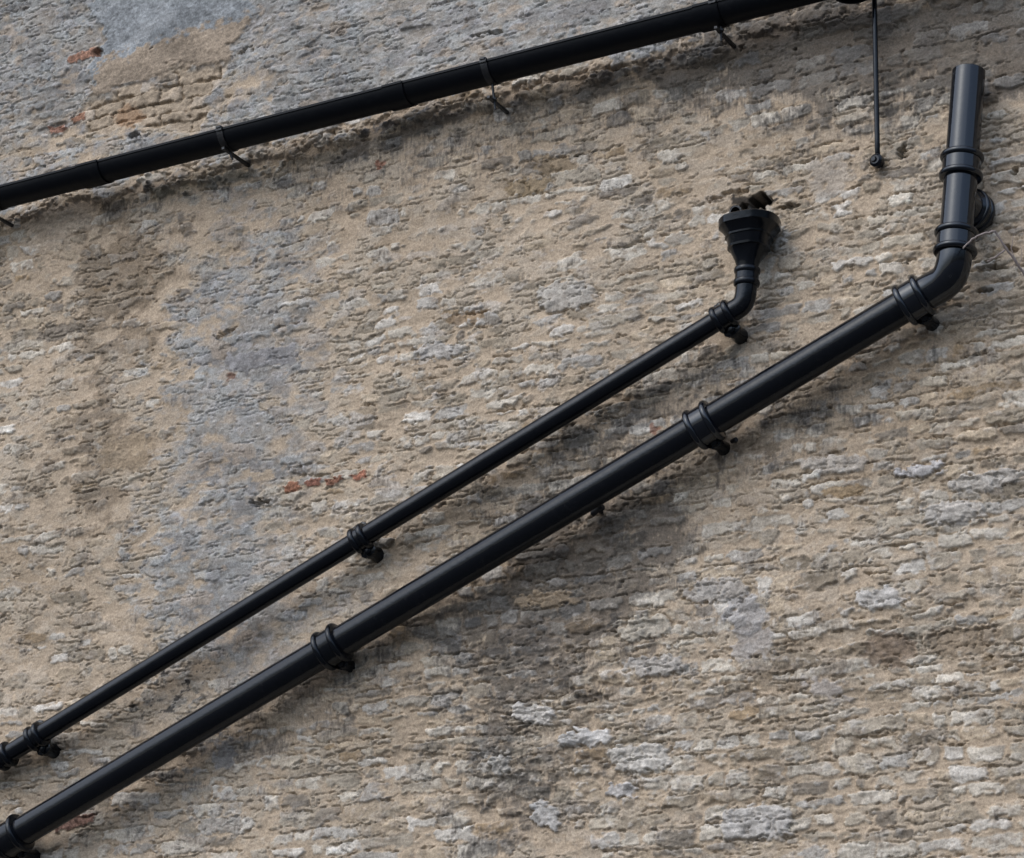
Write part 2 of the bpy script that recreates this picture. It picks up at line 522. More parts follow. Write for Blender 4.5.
# --- broken fillet of mortar below the gutter: the face above it stands proud
lip = sstep(-5, 5, gl + 7 * mid + 5 * edge + 3 * fine)
H += 0.013 * lip * sstep(900, 780, U)

# --- smooth render patch at the top left, with a bare strip of stones below it
rp = poly_sd([(70, -60), (262, -60), (252, 12), (230, 62), (180, 73), (118, 88), (86, 100), (94, 62), (100, 30), (88, 0)], U + 5 * mid + 2 * edge, V + 4 * mid2 + 2 * edge2)
t_r = sstep(-3, 5, rp)
H = mixv(H, 0.020 + 0.010 * low + 0.0018 * mid + 0.0006 * fine, t_r)
rcol = (C(0.206, 0.224, 0.236) * (1 + 0.10 * mid + 0.10 * edge + 0.12 * fine)[..., None])
rcol = lay(rcol, C(0.30, 0.320, 0.332), 0.6 * sstep(0.4, 1.5, mid2 + 0.4 * edge2))
tan = poly_sd([(80, 110), (98, 62), (118, 54), (133, 60), (146, 48), (160, 44), (190, 34), (220, 24), (247, 15), (262, 20), (240, 110)], U + 4 * edge + 5 * mid2, V + 3 * edge2)
rcol = lay(rcol, C(0.265, 0.220, 0.170) * (1 + 0.10 * (fine + mid)[..., None]), sstep(-3, 3, tan))
col = lay(col, rcol, sstep(-1, 2, rp))

bs_sd = poly_sd([(84, 104), (118, 92), (180, 76), (228, 64), (238, 72), (222, 96), (200, 128), (150, 122), (96, 138), (74, 124)], U + 6 * mid, V + 4 * mid2)
t_b = sstep(-4, 4, bs_sd)
si2, ns2, dl2, dr2, db2, dt2 = courses(Z + 0.004 * mid + 0.0025 * edge, X + 0.006 * mid2 + 0.003 * edge2, 0.046, 0.058, 0.090, 0.200, 21)
sd2 = joint_dist(dl2, dr2, db2, dt2, 0.010) + 0.0020 * edge + 0.0012 * fine + 0.0022 * midb
m2 = sstep(0.0005, 0.0055, sd2)
q_h = rng.normal(0, 1, ns2).astype(np.float32); q_c = rng.uniform(0, 1, ns2).astype(np.float32)
hb = -0.008 + m2 * (0.011 + 0.003 * q_h[si2]) + np.clip(sd2, 0, 0.02) * 0.10 + 0.0012 * edge2 + 0.0006 * fine + 0.0015 * mid2
H = mixv(H, hb + 0.010 * low, t_b)
cb = mixv(C(0.29, 0.24, 0.18), C(0.40, 0.33, 0.25), q_c[si2][..., None]) * (1 + 0.10 * edge2 + 0.08 * fine)[..., None]
cb = lay(cb, C(0.36, 0.345, 0.32), 0.5 * sstep(0.6, 0.8, q_c[si2]) * sstep(-0.5, 1, mid2))
cb = lay(cb, C(0.23, 0.18, 0.125), 1 - m2)
col = lay(col, cb, t_b)

# --- smooth cement repairs
def repair(quad, c, h):
    global H, col
    s = poly_sd(quad, U + 4 * edge + 3 * mid, V + 3 * edge2 + 3 * mid2)
    tt = sstep(-3, 3, s)
    H = mixv(H, h + 0.010 * low + 0.0016 * mid + 0.001 * fine, tt * 0.85)
    cc = np.array(c, np.float32) * (1 + 0.10 * mid2 + 0.09 * edge + 0.06 * fine)[..., None]
    col = lay(col, cc, 0.8 * tt)


repair([(810, 163), (842, 156), (846, 190), (812, 197)], (0.335, 0.300, 0.255), 0.004)
repair([(733, 622), (772, 616), (780, 655), (736, 664)], (0.310, 0.295, 0.280), 0.005)
repair([(811, 677), (843, 672), (842, 694), (814, 700)], (0.360, 0.335, 0.310), 0.005)
repair([(216, 740), (238, 738), (240, 768), (218, 768)], (0.215, 0.220, 0.225), 0.003)
repair([(30, 215), (92, 198), (90, 232), (40, 262)], (0.345, 0.290, 0.225), 0.004)
repair([(100, 440), (150, 430), (146, 465), (104, 472)], (0.270, 0.215, 0.150), 0.003)

# --- single stones that catch the eye: position, half size, colour, how far they stand out
EYE = [(783, 238, 5, 14, 20, (0.50, 0.49, 0.46), .003), (922, 470, 21, 6, -12, (0.53, 0.53, 0.54), .010), (848, 492, 17, 6, -5, (0.27, 0.20, 0.12), -.004), (555, 165, 20, 8, -10, (0.235, 0.185, 0.125), -.004),
       (527, 186, 21, 9, -12, (0.225, 0.172, 0.105), -.004), (470, 318, 19, 6, -14, (0.215, 0.155, 0.095), -.004), (758, 448, 18, 9, 0, (0.205, 0.168, 0.125), -.003),
       (566, 298, 26, 15, -10, (0.46, 0.44, 0.40), .007), (880, 600, 26, 9, -6, (0.45, 0.44, 0.42), .006), (715, 590, 30, 11, -8, (0.44, 0.42, 0.39), .006),
       (640, 628, 24, 11, -8, (0.43, 0.40, 0.34), .008), (655, 665, 30, 9, -4, (0.46, 0.44, 0.41), .009), (585, 738, 26, 7, -6, (0.50, 0.50, 0.49), .010),
       (640, 758, 28, 14, -4, (0.49, 0.475, 0.44), .010), (620, 790, 17, 7, 4, (0.48, 0.48, 0.48), .008), (545, 815, 16, 12, 20, (0.47, 0.47, 0.46), .009),
       (755, 822, 34, 17, -4, (0.46, 0.45, 0.43), .009), (535, 715, 20, 9, 10, (0.51, 0.495, 0.465), .010), (500, 765, 10, 9, 20, (0.46, 0.45, 0.42), .009),
       (60, 330, 26, 7, -8, (0.165, 0.145, 0.12), -.004), (262, 358, 34, 9, -12, (0.20, 0.20, 0.205), .002), (440, 350, 22, 7, -10, (0.44, 0.43, 0.41), .005),
       (960, 640, 36, 14, -5, (0.205, 0.165, 0.12), -.006), (890, 650, 24, 16, 0, (0.20, 0.155, 0.115), -.008), (745, 615, 18, 20, 0, (0.33, 0.325, 0.32), .003),
       (545, 600, 30, 7, -4, (0.30, 0.24, 0.17), .006), (985, 480, 36, 9, -10, (0.36, 0.345, 0.32), .005), (950, 512, 30, 11, -8, (0.37, 0.355, 0.33), .006),
       (378, 545, 17, 3, -17, (0.45, 0.43, 0.39), .016), (835, 465, 30, 8, -4, (0.35, 0.325, 0.29), .004), (385, 128, 14, 5, -12, (0.12, 0.115, 0.11), .002)]
for (cx, cy, rx, ry, rot, c, hh) in EYE:
    sel = (np.abs(U - cx) < 3 * rx + 20) & (np.abs(V - cy) < 3 * rx + 20)
    ii = np.where(sel.any(1))[0]; jj = np.where(sel.any(0))[0]
    if len(ii) == 0 or len(jj) == 0: continue
    s_ = (slice(ii[0], ii[-1] + 1), slice(jj[0], jj[-1] + 1))
    cr, sr = math.cos(R(rot)), math.sin(R(rot))
    dx = U[s_] + 3.0 * edge[s_] + 1.2 * fine[s_] + 2 * midb[s_] - cx; dy = V[s_] + 1.5 * edge2[s_] + 0.9 * fine[s_] - cy
    a = np.abs(dx * cr + dy * sr) / rx; b = np.abs(-dx * sr + dy * cr) / ry
    e = (a ** 3 + b ** 3) ** (1 / 3)
    tt = sstep(1.12, 0.92, e)
    H[s_] += hh * tt - 0.010 * np.exp(-((e - 1.14) / 0.07) ** 2) * sstep(-0.2, 0.6, edge2[s_] + 0.4) * (1 if abs(hh) > .004 else .3)
    cc = np.array(c, np.float32) * (0.84 if c[0] > .42 else 1.0) * (1 + 0.12 * edge2[s_] + 0.10 * mid2[s_] + 0.08 * fine[s_])[..., None]
    col[s_] = col[s_] + (cc - col[s_]) * (0.85 * tt)[..., None]

# --- holes and open cracks
HOLES = [(903, 153, 4, 9, 8, .05), (1014, 171, 4.5, 4, 0, .05), (757, 200, 12, 10, -10, .10), (741, 206, 6, 5, -30, .05), (742, 47, 2.5, 5, 20, .02), (495, 33, 9, 2.5, -6, .03),
         (480, 36, 10, 2, -12, .02), (258, 501, 12, 2.5, -10, .03), (989, 268, 11, 3, -3, .04), (1012, 249, 9, 3, 18, .03), (985, 290, 10, 3, -4, .03),
         (397, 658, 1.6, 4, 10, .015), (136, 137, 7, 2.5, -14, .03), (155, 50, 2.5, 1.5, 0, .02), (100, 53, 5, 6, -60, .03), (892, 328, 10, 2, -8, .02),
         (232, 378, 5, 3, -20, .006), (225, 332, 14, 1.6, -25, .02), (795, 50, 3, 3, 0, .03), (725, 192, 26, 2.5, -15, .02), (788, 205, 14, 2.5, -8, .03),
         (300, 507, 10, 1.8, -6, .012), (246, 50, 9, 1.5, -30, .02), (700, 462, 8, 1.5, -30, .012), (905, 545, 20, 1.4, -3, .015), (880, 575, 16, 1.3, 0, .015)]
for (cx, cy, rx, ry, rot, dep) in HOLES:
    b = blob(cx, cy, rx, ry, rot, 1.0, U + 1.0 * edge + 0.6 * fine, V + 1.0 * edge2 + 0.5 * fine)
    H -= dep * sstep(0.40, 0.54, b)

# black grime round the waste pipe, also painting shade inside the wall hole
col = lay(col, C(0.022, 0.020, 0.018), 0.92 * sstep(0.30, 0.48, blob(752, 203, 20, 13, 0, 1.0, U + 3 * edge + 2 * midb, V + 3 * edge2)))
# --- odd red bricks let into the rubble
BRICKS = [[(281, 485), (298, 480), (300, 487), (296, 491), (283, 492)], [(304, 482), (321, 477), (321, 484), (306, 488)], [(325, 480), (344, 475), (343, 482), (326, 487)],
          [(350, 475), (368, 470), (368, 478), (357, 482)], [(67, 57), (97, 47), (98, 56), (68, 64)], [(52, 820), (92, 812), (92, 822), (54, 832)],
          [(47, 126), (64, 122), (62, 130), (48, 133)], [(68, 116), (84, 111), (86, 118), (70, 121)]]
BCOL = [(0.235, 0.118, 0.076), (0.205, 0.102, 0.074), (0.210, 0.110, 0.075), (0.225, 0.105, 0.070), (0.240, 0.138, 0.098), (0.165, 0.105, 0.085), (0.27, 0.155, 0.115), (0.25, 0.14, 0.095)]
brick_id = np.full(X.shape, -1, np.int16)
for k, (q, c) in enumerate(zip(BRICKS, BCOL)):
    s = poly_sd(q, U + 0.7 * edge + 0.5 * fine, V + 0.6 * edge2 + 0.4 * fine)
    tt = sstep(-1.2, 1.0, s)
    H += 0.003 * tt - 0.005 * np.exp(-((s + 1.2) / 0.9) ** 2) * 0.6
    cc = np.array(c, np.float32) * (1 + 0.14 * fine + 0.12 * edge2 + 0.1 * speck)[..., None]
    col = lay(col, cc.clip(0.03, 0.5), sstep(-0.4, 0.6, s))
    brick_id[s > 0] = k
for (cx, cy, r_, c) in [(383, 165, 5, (0.26, 0.13, 0.09)), (653, 428, 6, (0.24, 0.125, 0.085)), (232, 378, 5, (0.14, 0.075, 0.055)), (128, 118, 17, (0.30, 0.20, 0.125))]:
    col = lay(col, np.array(c, np.float32), 0.8 * sstep(0.35, 0.6, blob(cx, cy, r_, r_ * .8, 0, 1.0, U + 2 * edge, V + 2 * edge2)))

H += 0.0002 * speck
col = np.clip(col, 0.02, 0.62)

# --- build the wall mesh; the render patch and each brick come out as parts of it
verts = np.empty((NX, NZ, 3), np.float32)
verts[..., 0] = X; verts[..., 1] = -H; verts[..., 2] = Z
verts = verts.reshape(-1, 3)
idx = np.arange(NX * NZ, dtype=np.int32).reshape(NX, NZ)
quads = np.stack([idx[:-1, :-1], idx[1:, :-1], idx[1:, 1:], idx[:-1, 1:]], -1).reshape(-1, 4)
fid = np.full((NX - 1, NZ - 1), 0, np.int16)
fid[(rp[:-1, :-1] > 0)] = 1
bid = brick_id[:-1, :-1]
fid[bid >= 0] = 2 + bid[bid >= 0]
fid = fid.reshape(-1)
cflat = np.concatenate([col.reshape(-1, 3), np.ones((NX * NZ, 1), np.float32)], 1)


def mesh_from(name, faces, mat, extra=None):
    used, inv = np.unique(faces, return_inverse=True)
    vv, cc = verts[used], cflat[used]
    ff = inv.reshape(-1, 4).astype(np.int32)
    if extra is not None:
        ev, ef = extra
        ff = np.concatenate([ff, ef + len(vv)]); vv = np.concatenate([vv, ev])
        cc = np.concatenate([cc, np.tile(np.array([[.25, .22, .19, 1]], np.float32), (len(ev), 1))])
    me = bpy.data.meshes.new(name)
    me.vertices.add(len(vv)); me.vertices.foreach_set('co', vv.astype(np.float32).ravel())
    me.loops.add(ff.size); me.loops.foreach_set('vertex_index', ff.astype(np.int32).ravel())
    me.polygons.add(len(ff)); me.polygons.foreach_set('loop_start', np.arange(0, ff.size, 4, dtype=np.int32))
    me.polygons.foreach_set('use_smooth', np.ones(len(ff), bool))
    me.update(calc_edges=True)
    a = me.attributes.new('stone_colour', 'FLOAT_COLOR', 'POINT')
    a.data.foreach_set('color', cc.astype(np.float32).ravel())
    me.materials.append(mat)
    o = bpy.data.objects.new(name, me)
    COL.objects.link(o)
    return o


# back, ends and top of the wall so that it is 0.45 m thick
x0, x1, z0, z1 = XS[0], XS[-1], ZS[0], ZS[-1]
ev = np.array([(x0, -.03, z0), (x1, -.03, z0), (x1, -.03, z1), (x0, -.03, z1), (x0, .45, z0), (x1, .45, z0), (x1, .45, z1), (x0, .45, z1)], np.float32)
ev[:4, 1] = 0.07
ef = np.array([(5, 4, 7, 6), (0, 4, 5, 1), (1, 5, 6, 2), (2, 6, 7, 3), (3, 7, 4, 0)], np.int32)
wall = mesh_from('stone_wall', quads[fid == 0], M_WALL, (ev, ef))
tag(wall, 'tall weathered rubble stone wall with flaking lime mortar and blue grey cement wash behind the black pipes', 'wall')
rpatch = mesh_from('render_patch', quads[fid == 1], M_RENDER)
rpatch['label'] = 'smooth patch of grey and sandy render'
rpatch.parent = wall
for k in range(len(BRICKS)):
    b = mesh_from('brick', quads[fid == 2 + k], M_BRICK)
    b['label'] = 'red brick let into the stonework'
    b.parent = wall


# ------------------------------------------------------------------ pipe fittings
def bead(s, r, a, w):
    """half round bead of half width w and height a standing on radius r, at s along the axis"""
    return [(s + w * math.cos(t), r + a * math.sin(t)) for t in [math.pi * (1 - i / 10) for i in range(11)]]


def collar_profile(length, r_pipe, r_sock, bd):
    h = length / 2
    return [(-h - 0.006, r_pipe)] + bead(-h + 0.006, r_sock, bd, 0.011) + bead(h - 0.006, r_sock, bd, 0.011) + [(h + 0.008, r_pipe)]


def add_collar(parent, c, axis, length, r_pipe, r_sock, bd, mat):
    return MB().lathe(c, axis, collar_profile(length, r_pipe, r_sock, bd), 56, False, False).build('collar', mat, parent)


def add_bracket(parent, c, axis, r_sock, side, mat, reach=0.020, fat=1.0):
    """an ear cast on the collar, with its spacer back to the wall and a bolt head"""
    c = Vector(c); ax = Vector(axis).normalized()
    out = Vector((0, -1, 0)); out = (out - ax * out.dot(ax)).normalized()
    lat = ax.cross(out).normalized()
    if lat.z < 0: lat = -lat
    lat = lat * side
    m = MB()
    ec = c + lat * (r_sock * 0.72 + reach) - out * (r_sock * 0.55)
    m.slab(ec, lat, ax, out, r_sock * 0.34 + reach, 0.024 * fat, 0.010, 0.2)
    pin = c + lat * (r_sock * 0.84 + reach) - out * (r_sock * 0.55)
    depth = -pin.y
    m.lathe(pin + out * 0.004, -out, [(-.004, 0.015 * fat), (0, 0.018 * fat), (0.014, 0.021 * fat), (depth * 0.5, 0.018 * fat), (depth - 0.010, 0.022 * fat), (depth + 0.020, 0.023 * fat)], 20)
    o = m.build('bracket', mat, parent)
    MB().lathe(pin + out * 0.006, out, [(0, 0.016), (0.010, 0.0165), (0.017, 0.010), (0.019, 0.0)], 8, False, False).build('bolt_head', mat, o)
    return o


def lumpy(p0, p1, n=60):
    p0, p1 = Vector(p0), Vector(p1)
    return [p0.lerp(p1, i / n) for i in range(n + 1)]


# ---- main drainpipe
D1 = 0.115
RP = 0.0545
line_y = lambda u: 783.7 - 0.5962 * (u - 102.5)
a0, a1 = P(-80, line_y(-80), D1), P(918, line_y(918), D1)
ax1 = (a1 - a0).normalized()
root = empty('drainpipe', (P(915, 299, 0).x, 0, P(915, 299, 0).z), 'thick glossy black iron drainpipe running diagonally down from an open upright top at the right', 'drainpipe')
MB().sweep(lumpy(a0, a1), RP, 56).build('pipe', M_DULL, root)
for u in (12, 332, 704, 914):
    c = P(u, line_y(u), D1)
    add_collar(root, c, ax1, 0.076 if u > 20 else 0.09, RP, RP + 0.011, 0.0095, M_GLOSS if u > 600 else M_DULL)
    for s in (1, -1): add_bracket(root, c, ax1, RP + 0.010, s, M_DULL, reach=0.004, fat=1.10)
# bend: from the upright pipe round to the slope
Dv = 0.150
q = [P(955.5, 243, Dv), P(954, 262, Dv - 0.002), P(925, line_y(925), D1), P(912, line_y(912), D1)]
def bez(p0, p1, p2, p3, n):
    return [p0 * (1 - t) ** 3 + p1 * 3 * t * (1 - t) ** 2 + p2 * 3 * t * t * (1 - t) + p3 * t ** 3 for t in [i / n for i in range(n + 1)]]
pt_top = P(955.5, 246, Dv)
vdir = (P(968.5, 64, 0.085) - P(955.5, 246, Dv)).normalized()
end = P(920, line_y(920), D1)
MB().sweep(bez(pt_top, pt_top - vdir * 0.135, end + ax1 * 0.10, end, 30), RP + 0.002, 56).build('bend', M_GLOSS, root)
# upright pipe with an open top
top = P(968.8, 72, 0.085)
m = MB()
n = 40
m.sweep([pt_top.lerp(top, i / n) for i in range(n + 1)], RP, 56, True, False)
m.lathe(top, vdir, [(0, RP), (0.003, RP - 0.003), (0.0, RP - 0.007), (-0.15, RP - 0.007)], 56, False, True)
m.build('upright_pipe', M_GLOSS, root)
for v0, u0, ln in ((168, 963.8, 0.078), (242.5, 956.3, 0.076)):
    tt = (246 - v0) / (246 - 72.0)
    c = pt_top.lerp(top, tt)
    add_collar(root, c, vdir, ln, RP, RP + 0.008, 0.009, M_GLOSS)
# capped branch running back into the wall
bc = pt_top.lerp(top, 0.26)
bdir = Vector((0.10, 1, -0.05)).normalized()
ln = -bc.y
MB().lathe(bc, bdir, [(0.0, RP)] + [(ln * 0.45, RP + 0.002)] + bead(ln * 0.62, RP + 0.010, 0.009, 0.012) + [(ln * 0.80, RP + 0.012)] + bead(ln * 0.88, RP + 0.010, 0.008, 0.012) + [(ln + 0.03, RP + 0.008)], 56).build('branch', M_GLOSS, root)

# ---- thin drainpipe with its hopper head
D2 = 0.090
RS = 0.0350
line2 = lambda u: 696.6 - 0.6115 * (u - 102.5)
b0, b1 = P(-60, line2(-60), D2), P(722, line2(722), D2)
ax2 = (b1 - b0).normalized()
root2 = empty('hopper_pipe', (P(748, 240, 0).x, 0, P(748, 240, 0).z), 'thin dull black iron drainpipe running diagonally down from a small hopper head', 'drainpipe')
MB().sweep(lumpy(b0, b1), RS, 44).build('pipe', M_DULL, root2)
for u in (5, 37, 361, 724):
    c = P(u, line2(u), D2)
    add_collar(root2, c, ax2, 0.048 if u < 700 else 0.058, RS, RS + 0.008, 0.0075, M_DULL)
    if u != 5:
        for s in (1, -1): add_bracket(root2, c, ax2, RS + 0.008, s, M_DULL, reach=0.010, fat=1.25)
hb_ = P(746.5, 286, D2)
hdir = (P(748.6, 245, D2) - hb_).normalized()
e2 = P(728, line2(728), D2)
MB().sweep(bez(hb_ + hdir * 0.02, hb_ - hdir * 0.075, e2 + ax2 * 0.06, e2, 26), RS + 0.001, 44).build('bend', M_DULL, root2)
cc_ = hb_ + hdir * 0.032
add_collar(root2, cc_, hdir, 0.055, RS, RS + 0.005, 0.005, M_DULL)


def dshape(c, w, front, back, cham):
    """flat back, chamfered front: outline round c (level), widths in metres"""
    pts = [(-w, back), (-w, -front + cham), (-w + cham * 0.75, -front), (w - cham * 0.75, -front), (w, -front + cham), (w, back)]
    out = []
    for i in range(len(pts)):
        p, q_ = pts[i], pts[(i + 1) % len(pts)]
        for k in range(8):
            t_ = k / 8
            out.append((p[0] + (q_[0] - p[0]) * t_, p[1] + (q_[1] - p[1]) * t_))
    return [Vector((c.x + x, c.y + y, c.z)) for x, y in out]


def circ_like(c, r, n=48):
    # same start and order as dshape
    out = []
    ref = dshape(Vector((0, 0, 0)), 1, 1, 1, 0.75)
    for p in ref:
        a = math.atan2(p.y, p.x)
        out.append(Vector((c.x + r * math.cos(a), c.y + r * math.sin(a), c.z)))
    return out


m = MB()
cb_ = cc_ + hdir * 0.030
levels = []
def hc(h): return cb_ + hdir * (h * 0.84)
def ring(h, w, f, k=0.0, rr=None, ch=None):
    c = hc(h)
    backd = -c.y - 0.004
    d_ = dshape(c, w, f, min(backd, w), ch if ch else w * 0.44)
    if rr is None: rr, k = (w + f) * 0.53, 0.62
    ci_ = circ_like(c, rr)
    return [a.lerp(b, k) for a, b in zip(d_, ci_)]
rings = [ring(0.0, .036, .036, 1.0, .0365), ring(0.008, .037, .037, 1.0, .037), ring(0.035, .044, .044, .75, .042), ring(0.070, .056, .054, .3, .052), ring(0.080, .060, .058),
         ring(0.081, .066, .064), ring(0.090, .067, .065), ring(0.092, .064, .062), ring(0.125, .070, .070), ring(0.127, .075, .074), ring(0.134, .075, .075), ring(0.136, .072, .072),
         ring(0.150, .079, .080), ring(0.168, .092, .092), ring(0.171, .096, .096), ring(0.200, .098, .098), ring(0.203, .095, .095), ring(0.203, .088, .088), ring(0.16, .075, .075)]
m.ring_loft(rings)
m.build('hopper', M_DULL, root2, angle=32)
# waste pipe out of the wall over the hopper, with old mortar and wadding packed round it
so = hc(0.232) + Vector((-0.035, -0.045, 0.0))
sw = Vector((so.x - 0.008, 0.03, so.z + 0.01))
sdir = (so - sw)
m = MB()
L_ = sdir.length
m.lathe(sw, sdir, [(0, 0.019), (L_ - .02, 0.019), (L_ - .02, .022), (L_, 0.022), (L_, 0.016), (L_ - 0.05, 0.016)], 28)
m.build('waste_outlet', M_IRON, root2)
rr_ = random.Random(5)
m = MB()
for k in range(12):
    x = rr_.uniform(-.055, .06); y = rr_.uniform(-.05, .06); s_ = rr_.uniform(.004, .009)
    c = hc(0.205) + Vector((x, y, rr_.uniform(-.004, .006)))
    a = Vector((rr_.uniform(-1, 1), rr_.uniform(-1, 1), rr_.uniform(-.4, .4)))
    b = Vector((rr_.uniform(-1, 1), rr_.uniform(-1, 1), rr_.uniform(-.2, 1)))
    n_ = a.cross(b)
    if n_.length < 0.1: continue
    m.slab(c, a, n_.cross(a), n_, s_ * 1.5, s_ * .8, s_ * .5, .3)
m.build('debris', M_IRON, root2)

# ---- half round gutter on drive-in brackets
DG, RG = 0.140, 0.0620
gy = lambda u: 193.8 - 0.257 * u
g0, g1 = P(-120, gy(-120), DG), P(1000, gy(1000), DG)
axg = (g1 - g0).normalized()
gout = Vector((0, -1, 0)); gout = (gout - axg * gout.dot(axg)).normalized()
gup = axg.cross(gout).normalized()
if gup.z < 0: gup = -gup
rootg = empty('gutter', (P(300, 130, 0).x, 0, P(300, 130, 0).z), 'matt black half round iron gutter sloping across the top of the wall', 'gutter')


def half_ring(c, r_out, r_in, lip=0.0):
    a = [math.pi * i / 28 for i in range(29)]
    outer = [c + gout * (r_out * math.cos(t_)) - gup * (r_out * math.sin(t_)) for t_ in a]
    inner = [c + gout * (r_in * math.cos(t_)) - gup * (r_in * math.sin(t_)) for t_ in reversed(a)]
    if lip:
        outer = [c + gout * (r_out + lip) + gup * 0.002, c + gout * (r_out + lip) - gup * lip * 1.6] + outer[1:]
    return outer + inner


def gutter_piece(name, s0, s1, ro, ri, parent, mat, lip=0.0):
    m = MB()
    k = 24
    rings = [half_ring(g0 + axg * (s0 + (s1 - s0) * i / k), ro, ri, lip) for i in range(k + 1)]
    m.ring_loft(rings)
    return m.build(name, mat, parent)


LG = (g1 - g0).length
def s_at(u):
    p = P(u, gy(u), DG)
    return (p - g0).dot(axg)
gutter_piece('gutter_channel', 0, LG, RG, RG - 0.005, rootg, M_GUTTER, 0.004)
for ua, ub in ((86, 107), (391, 411), (700, 724)):
    gutter_piece('joint_collar', s_at(ua), s_at(ub), RG + 0.0055, RG + 0.0005, rootg, M_GUTTER, 0.004)
# outlet spigot in the base of the gutter
oc = g0 + axg * s_at(852)
m = MB()
m.lathe(oc - gup * 0.035, -gup, [(0, .066), (.030, .064), (.032, .067), (.040, .067), (.044, .060), (.044, .052), (.02, .052)], 48)
m.build('outlet', M_GUTTER, rootg)
for (us, spw, spv) in ((492, 512.5, 117), (229, 250, 166.5), (-2, 18, 229), (720, 737, 49.5)):
    s0 = s_at(us)
    m = MB()
    m.ring_loft([half_ring(g0 + axg * (s0 - 0.013 + 0.026 * i / 3), RG + 0.0045, RG + 0.0003, 0.006) for i in range(4)])
    # clip turned over the front lip
    m.slab(g0 + axg * s0 + gout * (RG + 0.004) + gup * 0.004, gout, axg, gup, 0.010, 0.013, 0.006, 0.2)
    br = m.build('gutter_bracket', M_IRON, rootg)
    wp = P(spw, spv, -0.03)
    head = P(spw, spv, 0.0) + Vector((0, -0.185, 0.004))
    crossp = P(spw, spv, 0.0) + Vector((0, -0.138, 0.003))
    m = MB()
    dsp = (head - wp).normalized()
    m.ring_loft([[wp + Vector((0.0065 * sx, 0, 0.0055 * sz)) for sx, sz in ((1, 1), (-1, 1), (-1, -1), (1, -1))],
                 [head + Vector((0.0055 * sx, 0, 0.0045 * sz)) for sx, sz in ((1, 1), (-1, 1), (-1, -1), (1, -1))]])
    m.build('spike', M_IRON, br)
    botg = g0 + axg * s0 - gup * (RG + 0.001)
    cr = Vector((crossp.x, crossp.y, crossp.z))
    low_end = cr + (cr - botg).normalized() * 0.030
    m = MB()
    m.sweep([botg, cr, low_end], [0.0048, 0.0048, 0.0045], 12)
    m.lathe(cr + (botg - cr).normalized() * 0.014, cr - botg, [(0, .006), (0, .011), (.008, .011), (.008, .006)], 6, False, False)
    m.build('threaded_rod', M_IRON, br)

# ---- upright stay rod at the top right
rt, rb_ = P(872.2, -110, 0.060), P(877.5, 152, 0.050)
rootr = empty('stay_rod', (P(877, 160, 0).x, 0, P(877, 160, 0).z), 'slim upright black iron rod ending in a bolted eye beside the drainpipe top', 'rod')
MB().sweep(lumpy(rt, rb_, 20) + [rb_ + Vector((0, .004, -.012)), rb_ + Vector((0, .012, -.020))], 0.0088, 16).build('rod', M_DULL, rootr)
ec_ = P(876.5, 161, 0.045)
MB().lathe(ec_ + Vector((0, -.016, 0)), (0.12, 1, 0), [(0, .0), (0.0, .015), (.006, .023), (.026, .023), (.032, .014), (.10, .012)], 24, False, True).build('eye', M_DULL, rootr)
MB().lathe(ec_ + Vector((-.004, -.022, 0.001)), (0.1, 1, 0), [(0, 0), (0, .008), (.004, .011), (.012, .012)], 8, False, True).build('bolt', M_DULL, rootr)

# ---- old iron stubs left in the wall
def stub(u0, v0, u1, v1, r, label, d0=0.015, d1=0.035):
    p, q_ = P(u0, v0, d0), P(u1, v1, d1)
    m = MB()
    n_ = (q_ - p).normalized()
    m.lathe(p, n_, [(0, r * .7), (.004, r), ((q_ - p).length * .45, r * .9), ((q_ - p).length * .6, r * 1.15), ((q_ - p).length - .003, r * 1.1), ((q_ - p).length, r * .8)], 12)
    # shank driven into the wall
    mid_ = (p + q_) / 2
    m.sweep([mid_, Vector((mid_.x, 0.02, mid_.z))], r * .6, 10)
    o = m.build('iron_stub', M_IRON)
    return tag(o, label, 'wall fixing', 'old iron fixings left in the wall')


stub(592, 514, 603, 506.5, 0.011, 'short black iron peg lying under the middle of the thick drainpipe')
stub(733.5, 439, 738, 437, 0.008, 'tiny black iron stub just right of the collar bracket high on the thick drainpipe') if False else stub(731.5, 441.5, 736.5, 439.5, 0.008, 'tiny black iron stub just right of a bracket on the thick drainpipe')

# ---- dry twig at the right edge
roott = empty('dry_twig', (P(1040, 300, 0).x, 0, P(1040, 300, 0).z), 'bare grey dry twig reaching across the bend of the thick drainpipe at right', 'twig')
def tw(pts, r0, r1, name):
    ps = [P(*p) for p in pts]
    # finer, slightly crooked
    out = []
    rr = random.Random(len(pts) * 7 + int(pts[0][0]))
    for i in range(len(ps) - 1):
        for k in range(4):
            out.append(ps[i].lerp(ps[i + 1], k / 4) + Vector((rr.uniform(-1, 1), rr.uniform(-1, 1), rr.uniform(-1, 1))) * (0.0018 if k else 0))
    out.append(ps[-1])
    nn = len(out)
    rad = [0.78 * (r0 + (r1 - r0) * i / (nn - 1)) * (1.25 if i % 4 == 0 and 0 < i < nn - 1 else 1) for i in range(nn)]
    MB().sweep(out, rad, 10).build(name, M_TWIG, roott)
tw([(1062, 345, -0.02), (1046, 312, .05), (1034, 290, .09), (1025, 275, .12), (1016, 262, .15), (1006, 248, .18), (995, 231, .21)], .0062, .0042, 'stem')
tw([(995, 231.5, .21), (983, 234, .225), (972, 239, .235), (963, 248.5, .24)], .0046, .0032, 'twig_branch')
tw([(1005, 250, .18), (997, 256, .19), (987, 261.5, .195)], .0036, .0024, 'twig_branch')
tw([(1017, 263, .15), (1011, 248, .15), (1014, 234, .15)], .0018, .0010, 'twig_branch')
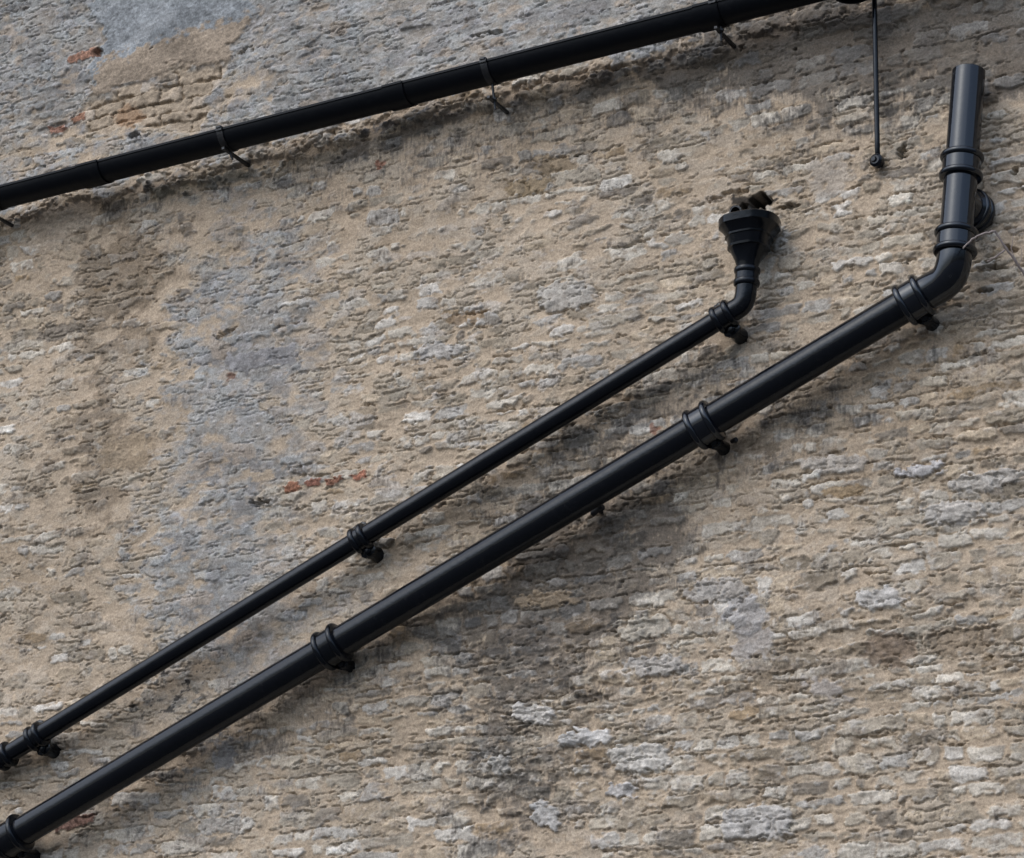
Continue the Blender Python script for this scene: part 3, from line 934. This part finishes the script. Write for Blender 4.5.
tw([(1019, 266, .145), (1022, 254, .14), (1020, 244, .14)], .0014, .0008, 'twig_branch')

# ------------------------------------------------------------------ ground
m, nt, bs = new_mat('asphalt')
g = node(nt, 'ShaderNodeNewGeometry'); nz = node(nt, 'ShaderNodeTexNoise', Scale=40.0, Detail=6.0)
nt.links.new(g.outputs['Position'], nz.inputs['Vector'])
rp_ = node(nt, 'ShaderNodeValToRGB')
rp_.color_ramp.elements[0].color = (0.045, 0.045, 0.047, 1); rp_.color_ramp.elements[1].color = (0.085, 0.083, 0.080, 1)
nt.links.new(nz.outputs['Fac'], rp_.inputs['Fac']); nt.links.new(rp_.outputs['Color'], bs.inputs['Base Color'])
bs.inputs['Roughness'].default_value = 0.9
gm = bpy.data.meshes.new('ground')
gm.from_pydata([(-300, -300, 0), (300, -300, 0), (300, 300, 0), (-300, 300, 0)], [], [(0, 1, 2, 3)])
gm.materials.append(m)
go = bpy.data.objects.new('ground', gm); COL.objects.link(go); tag(go, kind='structure')

# ------------------------------------------------------------------ overcast light
SUN_EL, SUN_AZ = 46.0, -28.0          # degrees; azimuth from the wall's normal, towards the left
w = bpy.data.worlds.new('World'); SC.world = w; w.use_nodes = True
nt = w.node_tree
bg = nt.nodes['Background']
sky = nt.nodes.new('ShaderNodeTexSky'); sky.sky_type = 'NISHITA'; sky.sun_disc = False
sky.sun_elevation = R(SUN_EL)
sky.sun_rotation = R(180.0 + SUN_AZ * -1)
sky.air_density = 1.0; sky.dust_density = 2.0; sky.ozone_density = 1.0
# cloud cover: greyer than a clear sky; dark horizon band added for pipe reflections
tc = nt.nodes.new('ShaderNodeTexCoord'); sx = nt.nodes.new('ShaderNodeSeparateXYZ')
nt.links.new(tc.outputs['Generated'], sx.inputs[0])
gr = nt.nodes.new('ShaderNodeMapRange'); gr.inputs['From Min'].default_value = 0.12; gr.inputs['From Max'].default_value = 0.42; gr.interpolation_type = 'SMOOTHSTEP'
gr.inputs['To Min'].default_value = 0.20; gr.inputs['To Max'].default_value = 1.25
nt.links.new(sx.outputs['Z'], gr.inputs['Value'])
hs = nt.nodes.new('ShaderNodeHueSaturation'); hs.inputs['Saturation'].default_value = 0.7
nt.links.new(sky.outputs['Color'], hs.inputs['Color'])
vs = nt.nodes.new('ShaderNodeVectorMath'); vs.operation = 'SCALE'
nt.links.new(hs.outputs['Color'], vs.inputs[0]); nt.links.new(gr.outputs['Result'], vs.inputs['Scale'])
nt.links.new(vs.outputs['Vector'], bg.inputs['Color'])
bg.inputs['Strength'].default_value = 0.15
sl = bpy.data.lights.new('sun', 'SUN'); sl.energy = 0.5; sl.angle = R(100); sl.color = (1.0, 0.965, 0.92)
so_ = bpy.data.objects.new('sun', sl); COL.objects.link(so_)
dirv = Vector((math.sin(R(SUN_AZ)) * math.cos(R(SUN_EL)), -math.cos(R(SUN_AZ)) * math.cos(R(SUN_EL)), math.sin(R(SUN_EL))))
so_.rotation_euler = dirv.to_track_quat('Z', 'Y').to_euler()
so_.location = (0, -6, 9)

SC.view_settings.view_transform = 'Standard'
SC.view_settings.look = 'None'
SC.view_settings.gamma = 1
SC.view_settings.exposure = 0.84
